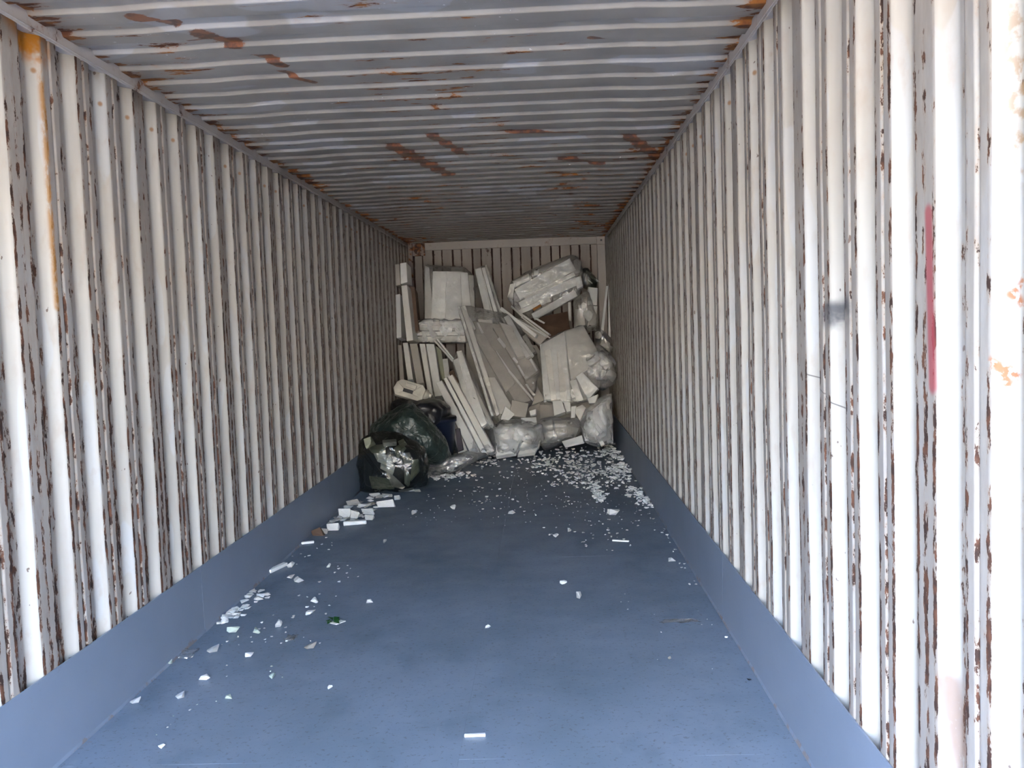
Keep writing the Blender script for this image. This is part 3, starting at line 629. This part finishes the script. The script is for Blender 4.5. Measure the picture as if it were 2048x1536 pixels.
lump('film_bag', [(978, 862), (1000, 842), (1040, 840), (1085, 850), (1090, 875), (1072, 902), (1030, 914), (990, 912), (984, 890)], 8.92, 9.4, M['milk'], 'low lumpy milky bag at foot of pile, left of centre', seed=13, amp=.03, infl=.008)
dl = [board(q, 9.2, 9.1, .07, mt, lb) for q, mt, lb in (
    ([(1108, 842), (1132, 840), (1136, 872), (1114, 878)], d_, 'dull scrap at left in dirty grey bag'),
    ([(1132, 852), (1158, 856), (1150, 876), (1130, 874)], d_, 'dull scrap at right in dirty grey bag'),
    ([(1080, 846), (1104, 838), (1108, 870), (1092, 884)], d_, 'dull scrap between the two low bags'))]
lump('film_bag', [(1075, 842), (1110, 834), (1155, 838), (1166, 858), (1148, 878), (1110, 892), (1090, 900), (1078, 880)], 8.98, 9.35, M['film'], 'dirty grey clear bag low in the centre front', seed=14, amp=.025)
sm = {}
for i, (x, y) in enumerate(((1142, 846), (1128, 862), (1144, 870), (1118, 880), (1090, 802), (1068, 790), (1092, 790), (1066, 766))):
    chunk(x, y, 9.08 if y > 830 else 9.3, .016, w_, 'tiny white foam lump showing through the lower bags', name='foam_chip', cat='foam chip', group='tiny lumps in the lower bags')
lr = [board(q, Yt, Yb, .04, mt, lb) for q, Yt, Yb, mt, lb in (
    ([(1212, 790), (1224, 786), (1226, 886), (1214, 886)], 9.3, 9.16, f_, 'tall narrow slat standing at the right edge of low right bag'),
    ([(1176, 826), (1212, 796), (1214, 880), (1196, 890)], 9.3, 9.2, w_, 'broad white sheet at the back of the low right bag'),
    ([(1186, 848), (1194, 846), (1208, 866), (1202, 870)], 9.1, 9.05, w_, 'short white strip in the low right bag, upper'),
    ([(1190, 868), (1197, 866), (1210, 888), (1202, 892)], 9.08, 9.02, w_, 'short white strip in the low right bag, lower'),
    ([(1164, 852), (1190, 856), (1194, 884), (1170, 880)], 9.15, 9.08, w_, 'square white scrap at the foot of low right bag'))]
lump('film_bag', [(1160, 850), (1172, 824), (1205, 792), (1222, 788), (1226, 884), (1196, 892), (1168, 884)], 8.98, 9.35, M['milk'], 'bright milky bag by the right wall at the foot of pile', seed=15, amp=.022)
board([(1124, 882), (1164, 870), (1168, 884), (1130, 892)], 9.0, 8.95, .03, w_, 'flat white scrap lying before the dirty grey bag')
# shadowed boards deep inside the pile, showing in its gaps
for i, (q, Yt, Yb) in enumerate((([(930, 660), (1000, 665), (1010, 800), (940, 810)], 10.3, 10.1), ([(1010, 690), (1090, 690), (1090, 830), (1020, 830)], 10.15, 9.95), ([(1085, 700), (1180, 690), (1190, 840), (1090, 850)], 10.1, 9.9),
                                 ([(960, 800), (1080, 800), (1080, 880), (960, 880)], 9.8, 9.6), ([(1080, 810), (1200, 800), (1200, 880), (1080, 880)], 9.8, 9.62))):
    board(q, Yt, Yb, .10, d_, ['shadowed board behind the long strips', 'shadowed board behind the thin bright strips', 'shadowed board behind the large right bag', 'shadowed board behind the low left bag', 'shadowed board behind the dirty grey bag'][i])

# --- jerrycan
def jerrycan():
    r = link('jerrycan', None, None, None, None, 'off-white plastic jerrycan with dark handle slot lying on the dark bags', 'jerrycan')
    L = [(-.19, -.03), (-.155, -.095), (.10, -.095), (.145, -.06), (.15, .05), (.11, .09), (-.13, .09), (-.17, .05)]
    I = [(-.085, -.042), (-.0845, -.0425), (.0295, -.0425), (.03, -.042), (.03, .001), (.0295, .0015), (-.0845, .0015), (-.085, .001)]
    bm = bmesh.new(); T = .05
    def ring(P, y, s=1): return [bm.verts.new((x*s, y, z*s)) for x, z in P]
    o1, i1, o2, i2 = ring(L, -T), ring(I, -T), ring(L, T), ring(I, T); n = 8
    om = ring(L, 0, 1.04)
    for k in range(n):
        j = (k+1) % n
        bm.faces.new((o1[k], o1[j], i1[j], i1[k])); bm.faces.new((o2[j], o2[k], i2[k], i2[j])); bm.faces.new((i1[k], i1[j], i2[j], i2[k]))
        bm.faces.new((o1[j], o1[k], om[k], om[j])); bm.faces.new((om[j], om[k], o2[k], o2[j]))
    bmesh.ops.recalc_face_normals(bm, faces=bm.faces[:])
    ed = [e for e in bm.edges if e.calc_face_angle(0) > .5 and e.calc_length() > .02]
    bmesh.ops.bevel(bm, geom=ed, offset=.007, segments=3, affect='EDGES', profile=.6)
    link('body', mesh(bm, True), M['jug'], r)
    link('slot_dark_fill', boxmesh((-.0845, -.044, -.042), (.0295, .02, .001), .002), M['black'], r)['label'] = 'black fill for the dark of the handle slot'  # black box in the open slot stands in for its darkness
    link('handle_grip', boxmesh((-.07, -.062, .014), (.05, -.045, .066), .006), M['jug'], r)
    bm = bmesh.new(); box(bm, (.13, -.05, -.045), (.205, .035, .06)); bmesh.ops.bevel(bm, geom=bm.edges[:], offset=.018, segments=3, affect='EDGES'); link('shoulder', mesh(bm, True), M['jug'], r)
    bm = bmesh.new(); bmesh.ops.create_cone(bm, cap_ends=True, segments=20, radius1=.028, radius2=.026, depth=.03, matrix=Matrix.Translation((.215, 0, .01)) @ Matrix.Rotation(pi/2, 4, 'Y')); bmesh.ops.bevel(bm, geom=bm.edges[:], offset=.003, segments=1, affect='EDGES')
    link('cap', mesh(bm), M['jug'], r)
    r.location = at(822, 782, 8.75) ; r.rotation_euler = (radians(-16), radians(19), radians(4)); r.scale = (.88, 1, .88)
jerrycan()
# --- dark bags on the left
lump('black_bag', [(782, 806), (800, 800), (850, 798), (880, 800), (900, 815), (896, 850), (850, 880), (790, 880)], 8.5, 9.2, M['black'], 'black bag in deep shadow under the jerrycan', 'plastic bag', seed=20, amp=.02)
def bin_():
    r = link('plastic_bin', None, None, None, None, 'dark navy plastic bin between black bag and leaning slats', 'bin')
    c = fl(880, 915); b = bmesh.new(); n = 28; c = Vector((at(878, 850, 8.72).x, 8.72, 0)); hs = [(.0, .115), (.02, .12), (.44, .16), (.445, .172), (.47, .172), (.47, .158), (.03, .112)]
    rows = [[b.verts.new((rr*cos(2*pi*i/n), rr*sin(2*pi*i/n), h)) for i in range(n)] for h, rr in hs]
    for a, d in zip(rows, rows[1:]):
        for i in range(n): b.faces.new((a[i], a[(i+1) % n], d[(i+1) % n], d[i]))
    b.faces.new(rows[0][::-1]); b.faces.new(rows[-1]); link('bin_body', mesh(b, True), M['blue'], r)
    b = bmesh.new(); bmesh.ops.create_cone(b, cap_ends=True, segments=28, radius1=.176, radius2=.168, depth=.022, matrix=Matrix.Translation((0, 0, .482))); link('lid', mesh(b), M['black'], r)
    r.location = c
bin_()
gb = lump('green_black_bag', [(722, 868), (745, 850), (778, 842), (786, 822), (800, 812), (828, 808), (842, 826), (848, 838), (872, 856), (890, 880), (900, 914), (884, 928), (850, 926), (800, 920), (740, 900)], 7.75, 8.45, M['gfilm'], 'dark green black plastic sack slumped under the jerrycan', seed=21, amp=.03, freq=7)
sc_ = [((795, 882), (806, 876), (810, 884), (799, 890), M['foamo'], 'small olive foam chip upper in the dark see-through bag'), ((786, 896), (800, 886), (808, 892), (792, 912), M['foamo'], 'olive foam strip slanting in dark see-through bag'),
       ((824, 920), (836, 918), (838, 940), (820, 962), M['foamo'], 'large pale olive foam piece at right of dark see-through bag'), ((812, 940), (822, 950), (820, 970), (812, 962), M['foamo'], 'lower end piece of the pale olive foam'),
       ((765, 879), (792, 878), (792, 884), (766, 886), f_, 'pale strip across the top of dark see-through bag'), ((735, 890), (768, 888), (772, 898), (742, 900), M['foamo'], 'yellowish strip upper left in the dark see-through bag'),
       ((748, 900), (782, 912), (790, 930), (756, 916), w_, 'bright strip in the middle of dark see-through bag'), ((764, 918), (790, 930), (788, 944), (762, 932), w_, 'bright shiny scrap in the middle of dark see-through bag'),
       ((738, 950), (782, 956), (790, 974), (744, 972), M['foamo'], 'pale scrap at the foot of dark see-through bag'), ((776, 940), (800, 964), (812, 974), (788, 970), d_, 'greyish scrap slanting at the foot of dark see-through bag'),
       ((720, 905), (726, 900), (764, 948), (758, 954), M['black'], 'black strip slanting in the dark see-through bag'), ((804, 906), (820, 904), (824, 920), (808, 924), d_, 'grey crumpled scrap in the dark see-through bag'),
       ((726, 878), (742, 872), (748, 884), (730, 892), M['foamo'], 'yellowish lump at the top left of dark see-through bag')]
dk = []
for k, (a, b, c, d, mt, lb) in enumerate(sc_): dk.append(board([a, b, c, d], 7.34+.02*(k % 3), 7.26+.02*(k % 3), .035, mt, lb, name='foam_scrap', cat='foam scrap'))
lump('see_through_bag', [(722, 884), (742, 868), (790, 866), (830, 886), (850, 900), (856, 930), (850, 968), (812, 984), (760, 984), (722, 980), (717, 930)], 7.16, 7.68, M['dfilm'], 'dark see-through bag with olive and white scraps by left wall', seed=22, amp=.045, freq=6)
lump('black_bag', [(730, 890), (790, 880), (840, 900), (848, 960), (800, 978), (728, 972)], 7.46, 7.75, M['black'], 'black sack pressed behind the dark see-through bag', seed=23)
# foot of pile, left: flattened film
lump('film_sheet', [(850, 930), (880, 918), (935, 905), (975, 908), (940, 925), (905, 945), (860, 955)], 7.9, 8.5, M['film'], 'flattened clear film on the floor before the green black sack', 'plastic film', seed=24, amp=.02)

# ------------------------------------------------------------------ floor litter
VAR = []
for k in range(10):
    rnd = random.Random(50+k); bm = bmesh.new()
    for i in range(9+k % 4):
        v = Vector([rnd.gauss(0, 1) for _ in range(3)]).normalized(); bm.verts.new((v.x*rnd.uniform(.6, 1.1), v.y*rnd.uniform(.6, 1.1), max(-.5, v.z*.6)))
    bmesh.ops.convex_hull(bm, input=bm.verts[:]); bmesh.ops.delete(bm, geom=[v for v in bm.verts if not v.link_faces], context='VERTS')
    zmin = min(v.co.z for v in bm.verts)
    for v in bm.verts: v.co.z -= zmin
    me = mesh(bm); VAR.append(me)
VM = {}
def crumb(p, wx, wy, h, mat, label, group=None, name='foam_crumb', cat='foam crumb', rz=None):
    base = random.choice(VAR); key = (base.name, mat.name)
    if key not in VM: c = base.copy(); c.materials.clear(); c.materials.append(mat); VM[key] = c
    o = link(name, VM[key], None, None, None, label, cat, group); o.location = (max(-W+.01, min(W-.03, p.x)), p.y, .0005)
    o.scale = (wx/2, wy/2, h); o.rotation_euler = (0, 0, random.uniform(-.4, .4) if rz is None else rz); return o
# single pieces one can point to: (px, py, width px, aspect, material, label)
ONE = [(272, 1406, 18, 1, w_, 'rounded white foam piece nearest the camera by left kick plate'), (363, 1396, 20, .9, w_, 'oblong white foam piece right of the nearest rounded one'),
       (457, 1398, 15, 1, M['ceramic'], 'pale green tinged foam piece in the left foreground'), (338, 1328, 14, 1, M['ceramic'], 'greenish white crumb touching the left kick plate'),
       (428, 1304, 22, 1.1, w_, 'largest white lump of the left foreground scatter'), (499, 1314, 15, 1, w_, 'white oval crumb right of the largest lump'), (514, 1266, 16, 1.3, M['ceramic'], 'mint white crumb in the left scatter'),
       (468, 1265, 22, .6, M['ceramic'], 'flat narrow mint scrap left of mint crumb'), (556, 1253, 19, 1, w_, 'oblong crumb in the centre of left scatter'), (621, 1229, 15, 1.4, w_, 'white crumb just left of the green leaf'),
       (631, 1205, 15, 1.1, w_, 'oblong white crumb behind the green leaf'), (582, 1156, 10, 2, w_, 'round bright crumb behind the left scatter'), (598, 1164, 17, 1.3, w_, 'ragged crumb right of the round bright crumb'),
       (622, 1297, 19, 1.2, d_, 'dull grey flat scrap in left foreground'), (545, 1355, 11, 1.4, M['ceramic'], 'dull greenish crumb in left foreground'), (660, 1377, 10, 1.2, w_, 'lone white crumb in front of the dull scraps'),
       (976, 1257, 10, 1.3, w_, 'lone square white crumb in the bare middle of the floor'), (1155, 1194, 15, 1.8, w_, 'white lump, larger of two near the right middle'), (1127, 1168, 12, 1.3, w_, 'white crumb, smaller of two near the right middle'),
       (1228, 1030, 21, .95, w_, 'bright rectangular white block lying on the right back floor'), (1343, 1123, 14, 1, w_, 'white crumb beside the right kick plate'), (769, 1085, 9, 1.8, w_, 'upright white chip left of centre on the floor'),
       (657, 1134, 9, 2, w_, 'round chip in front of the left debris heap'), (739, 1206, 14, .8, w_, 'thin white chip right of the green leaf'), (827, 1029, 12, 1.2, w_, 'oval white crumb in front of the see-through bag'),
       (907, 1018, 12, 1.1, w_, 'oval white crumb left of the floor seam'), (1023, 1029, 12, 1.1, w_, 'oval white crumb just right of the floor seam'), (1340, 1318, 8, 1, d_, 'dull chip in the right foreground'),
       (1137, 1063, 10, 1, w_, 'white crumb in the right centre, left of the narrow splinter'), (1112, 1074, 10, 1, w_, 'elongated crumb in the right centre, nearer the middle'), (324, 1496, 12, .7, w_, 'small flat crumb near lower left corner'),
       (1453, 1276, 6, 1, w_, 'tiny crumb near the right kick plate in foreground'), (408, 1362, 18, .9, w_, 'ragged white shaving in the left foreground'), (581, 1134, 15, 1.1, w_, 'white chip at the end of the long shaving')]
for px, py, wd, asp, mt, lb in ONE:
    p = fl(px, py); s = wd*p.y/F*1.3; crumb(p, s, s*asp*1.45, s*.55, mt, lb, cat='foam piece', name='foam_piece')
SPL = [((929, 1474), (971, 1472), 7, w_, 'long white foam splinter lying alone in the near foreground'), ((537, 1147), (571, 1131), 9, w_, 'long pale shaving along the left kick plate'),
       ((1225, 1082), (1258, 1084), 4, w_, 'thin white splinter on the right back floor'), ((687, 1051), (733, 1048), 11, w_, 'bright long white block at the front of left debris heap'), ((600, 1089), (628, 1086), 6, w_, 'thin splinter before the left debris heap')]
for a, b, wd, mt, lb in SPL:
    A_, B_ = fl(*a), fl(*b); c = (A_+B_)/2; L = (B_-A_).length; t = wd*c.y/F
    bm = bmesh.new(); box(bm, (-L/2, -t*.6, 0), (L/2, t*.6, t*.75)); bmesh.ops.bevel(bm, geom=bm.edges[:], offset=t*.12, segments=1, affect='EDGES')
    for v in bm.verts: v.co += Vector([random.uniform(-.04, .04)*t for _ in range(3)])+Vector((0, 0, .04*t))
    o = link('foam_splinter', mesh(bm), mt, None, None, lb, 'foam splinter'); o.location = c; o.rotation_euler = (0, 0, math.atan2(B_.y-A_.y, B_.x-A_.x))
HEAP = [((652, 1048), (676, 1046), (678, 1062), (654, 1064), w_, 'white brick shaped chunk at the left front of the left heap'), ((676, 1018), (700, 1016), (704, 1036), (678, 1036), w_, 'pale chunk with a dark side in the left heap'),
        ((702, 1020), (720, 1024), (716, 1040), (700, 1038), f_, 'crumpled pale chunk in the middle of left heap'), ((722, 1018), (744, 1016), (748, 1028), (726, 1032), w_, 'flat topped chunk at right of the left heap'),
        ((728, 1030), (748, 1030), (746, 1042), (730, 1042), f_, 'small chunk below the flat topped one'), ((752, 1002), (786, 998), (788, 1014), (756, 1020), w_, 'largest white slab at the right of left heap'),
        ((738, 988), (760, 986), (762, 993), (740, 995), f_, 'thin pale slab in front of see-through bag, left'), ((762, 986), (786, 988), (786, 995), (764, 994), f_, 'thin pale slab in front of see-through bag, right'),
        ((794, 979), (826, 974), (830, 981), (798, 987), w_, 'thin white slab lying right of the see-through bag'), ((828, 979), (840, 978), (840, 984), (830, 985), w_, 'short chip at the far right of the thin slab'),
        ((622, 1060), (640, 1054), (646, 1070), (624, 1076), M['brown'], 'brownish dirty chunk at the near end of left heap'), ((644, 1054), (658, 1058), (656, 1068), (642, 1070), d_, 'grey crumpled chunk beside the brownish one'),
        ((690, 1002), (716, 998), (722, 1010), (694, 1014), d_, 'dull chunk at the back of left heap against kick plate'), ((786, 992), (800, 990), (800, 1000), (788, 1002), f_, 'small dull chip behind the largest slab')]
for a, b, c, d, mt, lb in HEAP:
    p = fl(*lerp(c, d, .5)); Y = p.y
    board([a, b, c, d], Y+.05, Y, .05, mt, lb, name='foam_chunk', cat='foam chunk', rough=.006)
# green leaf scrap
g = link('leaf_scrap', None, None, None, None, 'dark green leafy scrap with a pale tag in the left foreground', 'leaf'); g.location = fl(666, 1243)
bm = bmesh.new(); rnd = random.Random(4)
for k in range(6):
    a = k*1.1; L = .035+.012*(k % 3); d = Vector((cos(a), sin(a)*1.2, 0)); n = Vector((-d.y, d.x, 0))*.012
    vs = [bm.verts.new(q) for q in (d*.004+Vector((0, 0, .004)), d*L*.5+n+Vector((0, 0, .014)), d*L+Vector((0, 0, .005)), d*L*.5-n+Vector((0, 0, .008)))]
    bm.faces.new(vs)
bmesh.ops.solidify(bm, geom=bm.faces[:], thickness=.0012); link('leaf', mesh(bm), M['green'], g)
o = link('tag', boxmesh((.0, -.03, .001), (.045, .03, .004), .001), M['foam'], g); o.rotation_euler = (0, 0, -.6); o.location = (.008, -.005, 0)
# thin film scraps
for px, py, wd, hh, lb in ((375, 1310, 40, 26, 'thin clear film scrap touching the left kick plate'), (582, 1278, 26, 16, 'dull translucent film flake in the left scatter'), (1360, 1245, 90, 10, 'long faint film streak near the right kick plate')):
    p = fl(px, py); sx = wd*p.y/F; sy = hh*p.y/F*2.5; bm = bmesh.new()
    V = [[bm.verts.new((sx*(i/6-.5)*(1-.3*random.random()), sy*(j/6-.5)*(1-.3*random.random()), .004+.012*abs(noise.noise(Vector((i*.7+px, j*.7, 0)))))) for i in range(7)] for j in range(7)]
    for j in range(6):
        for i in range(6): bm.faces.new((V[j][i], V[j][i+1], V[j+1][i+1], V[j+1][i]))
    bmesh.ops.solidify(bm, geom=bm.faces[:], thickness=.0006)
    o = link('film_scrap', mesh(bm, True), M['film'], None, None, lb, 'plastic film'); o.location = (p.x, p.y, .001)
p = fl(1497, 1360); crumb(p, .03, .03, .006, M['black'], 'small dark dirt clod in the right foreground', cat='dirt clod', name='dirt_clod')

# scattered crumbs in groups nobody can tell apart
rg = random.Random(11)
def scatter(n, region, wr, label, group, mats=(w_, w_, f_)):
    k = 0
    while k < n:
        px, py, ok = region()
        if not ok: continue
        p = fl(px, py)
        if abs(p.x) > W-.03 or p.y > 9.9: continue
        s = rg.uniform(*wr)*p.y/F; crumb(p, s, s*rg.uniform(.8, 1.7), s*rg.uniform(.25, .45), rg.choice(mats), label, group); k += 1
def tri(a, b, c):
    def f():
        u, v = rg.random(), rg.random()
        if u+v > 1: u, v = 1-u, 1-v
        return a[0]+(b[0]-a[0])*u+(c[0]-a[0])*v, a[1]+(b[1]-a[1])*u+(c[1]-a[1])*v, True
    return f
def blob(cx, cy, sx, sy): return lambda: (rg.gauss(cx, sx), rg.gauss(cy, sy), True)
def along(a, b, sx, sy):
    def f(): t = rg.random(); return a[0]+(b[0]-a[0])*t+rg.gauss(0, sx), a[1]+(b[1]-a[1])*t+rg.gauss(0, sy), True
    return f
scatter(30, along((428, 1246), (490, 1212), 8, 6), (10, 23), 'white crumb in the clump of crumbs along left kick plate', 'crumbs in the nearer clump by the left kick plate')
scatter(16, along((486, 1196), (536, 1194), 6, 5), (10, 24), 'white crumb in the second clump from the camera on the left', 'crumbs in the second clump on the left')
scatter(34, tri((420, 1290), (700, 1130), (640, 1300)), (3, 9), 'small white crumb scattered around the green leaf', 'crumbs scattered on the left foreground floor')
scatter(14, tri((300, 1480), (620, 1330), (420, 1330)), (3, 7), 'small crumb in the nearest left foreground', 'tiny crumbs in the nearest left foreground', (w_, f_, M['ceramic']))
scatter(46, along((655, 1045), (765, 1003), 13, 9), (9, 24), 'crumb in the left debris heap before see-through bag', 'crumbs of the left debris heap', (w_, f_, d_))
scatter(20, tri((560, 1120), (660, 1070), (740, 1180)), (3, 8), 'small crumb in front of the left debris heap', 'crumbs in front of the left debris heap')
scatter(42, tri((830, 990), (1000, 925), (1060, 1040)), (3, 9), 'small white crumb on the dark back floor left of centre', 'crumbs on the back floor left of centre')
scatter(40, tri((1060, 1060), (1290, 1010), (1260, 1120)), (3, 8), 'small white crumb on the back floor right of centre', 'crumbs on the back floor right of centre')
scatter(22, along((1300, 1020), (1390, 1160), 8, 8), (3, 8), 'small white crumb strewn along the right kick plate', 'crumbs along the right kick plate')
scatter(12, tri((1000, 1150), (1500, 1200), (1400, 1400)), (2, 5), 'tiny crumb on the open right foreground floor', 'tiny crumbs on the right foreground floor')
# the dense carpet of crumbs at the foot of the pile: past counting
def carpet(name, n, regs, wr, label, seed):
    global rg; rg = random.Random(seed); vs, fs = [], []; tm = [([tuple(v.co) for v in me.vertices], [tuple(p.vertices) for p in me.polygons]) for me in VAR]
    for i in range(n):
        px, py, _ = rg.choice(regs)(); p = fl(px, py)
        if abs(p.x) > W-.02 or p.y > 10.2 or p.y < 6: continue
        s = rg.uniform(*wr)*p.y/F; a = rg.uniform(0, 6.28); sy = rg.uniform(.8, 1.6); hh = s*rg.uniform(.3, .6); V, Fs = tm[i % len(tm)]; b = len(vs)
        for x, y, z in V:
            x *= s/2; y *= s/2*sy; vs.append((p.x+x*cos(a)-y*sin(a), p.y+x*sin(a)+y*cos(a), z*hh+.0006))
        fs += [tuple(b+q for q in f) for f in Fs]
    me = bpy.data.meshes.new('m'); me.from_pydata(vs, [], fs); link(name, me, w_, None, 'stuff', label, 'foam crumbs')
carpet('foam_crumbs', 520, [along((920, 915), (990, 925), 16, 8), along((1000, 925), (1230, 905), 10, 11), along((1060, 930), (1230, 930), 20, 13), blob(1210, 945, 24, 14), blob(1170, 925, 25, 14), blob(1150, 955, 30, 12), blob(1095, 930, 30, 10)], (3.5, 10), 'dense carpet of white foam crumbs at the foot of the pile', 5)
carpet('foam_crumbs', 420, [along((1205, 900), (1236, 905), 8, 6), along((1240, 915), (1262, 955), 7, 7), along((1262, 980), (1302, 1012), 8, 6), blob(1232, 945, 12, 12), along((1185, 965), (1200, 1000), 8, 4)], (4, 12), 'thick drift of white crumbs along the right kick plate', 6)
carpet('foam_crumbs', 260, [blob(880, 935, 22, 9), along((850, 940), (940, 915), 14, 7), along((905, 950), (860, 955), 20, 4)], (4, 13), 'drift of pale crumbs between dark sack and leaning slats', 8)
allf = lambda: (rg.uniform(200, 1600), rg.uniform(960, 1530), True)
carpet('foam_specks', 900, [allf, allf, tri((420, 1300), (700, 1100), (760, 1350)), tri((700, 1080), (1000, 940), (1350, 1100)), tri((1000, 940), (1250, 940), (1360, 1120))], (1.2, 3.4), 'tiny white specks strewn over the whole blue floor', 9)
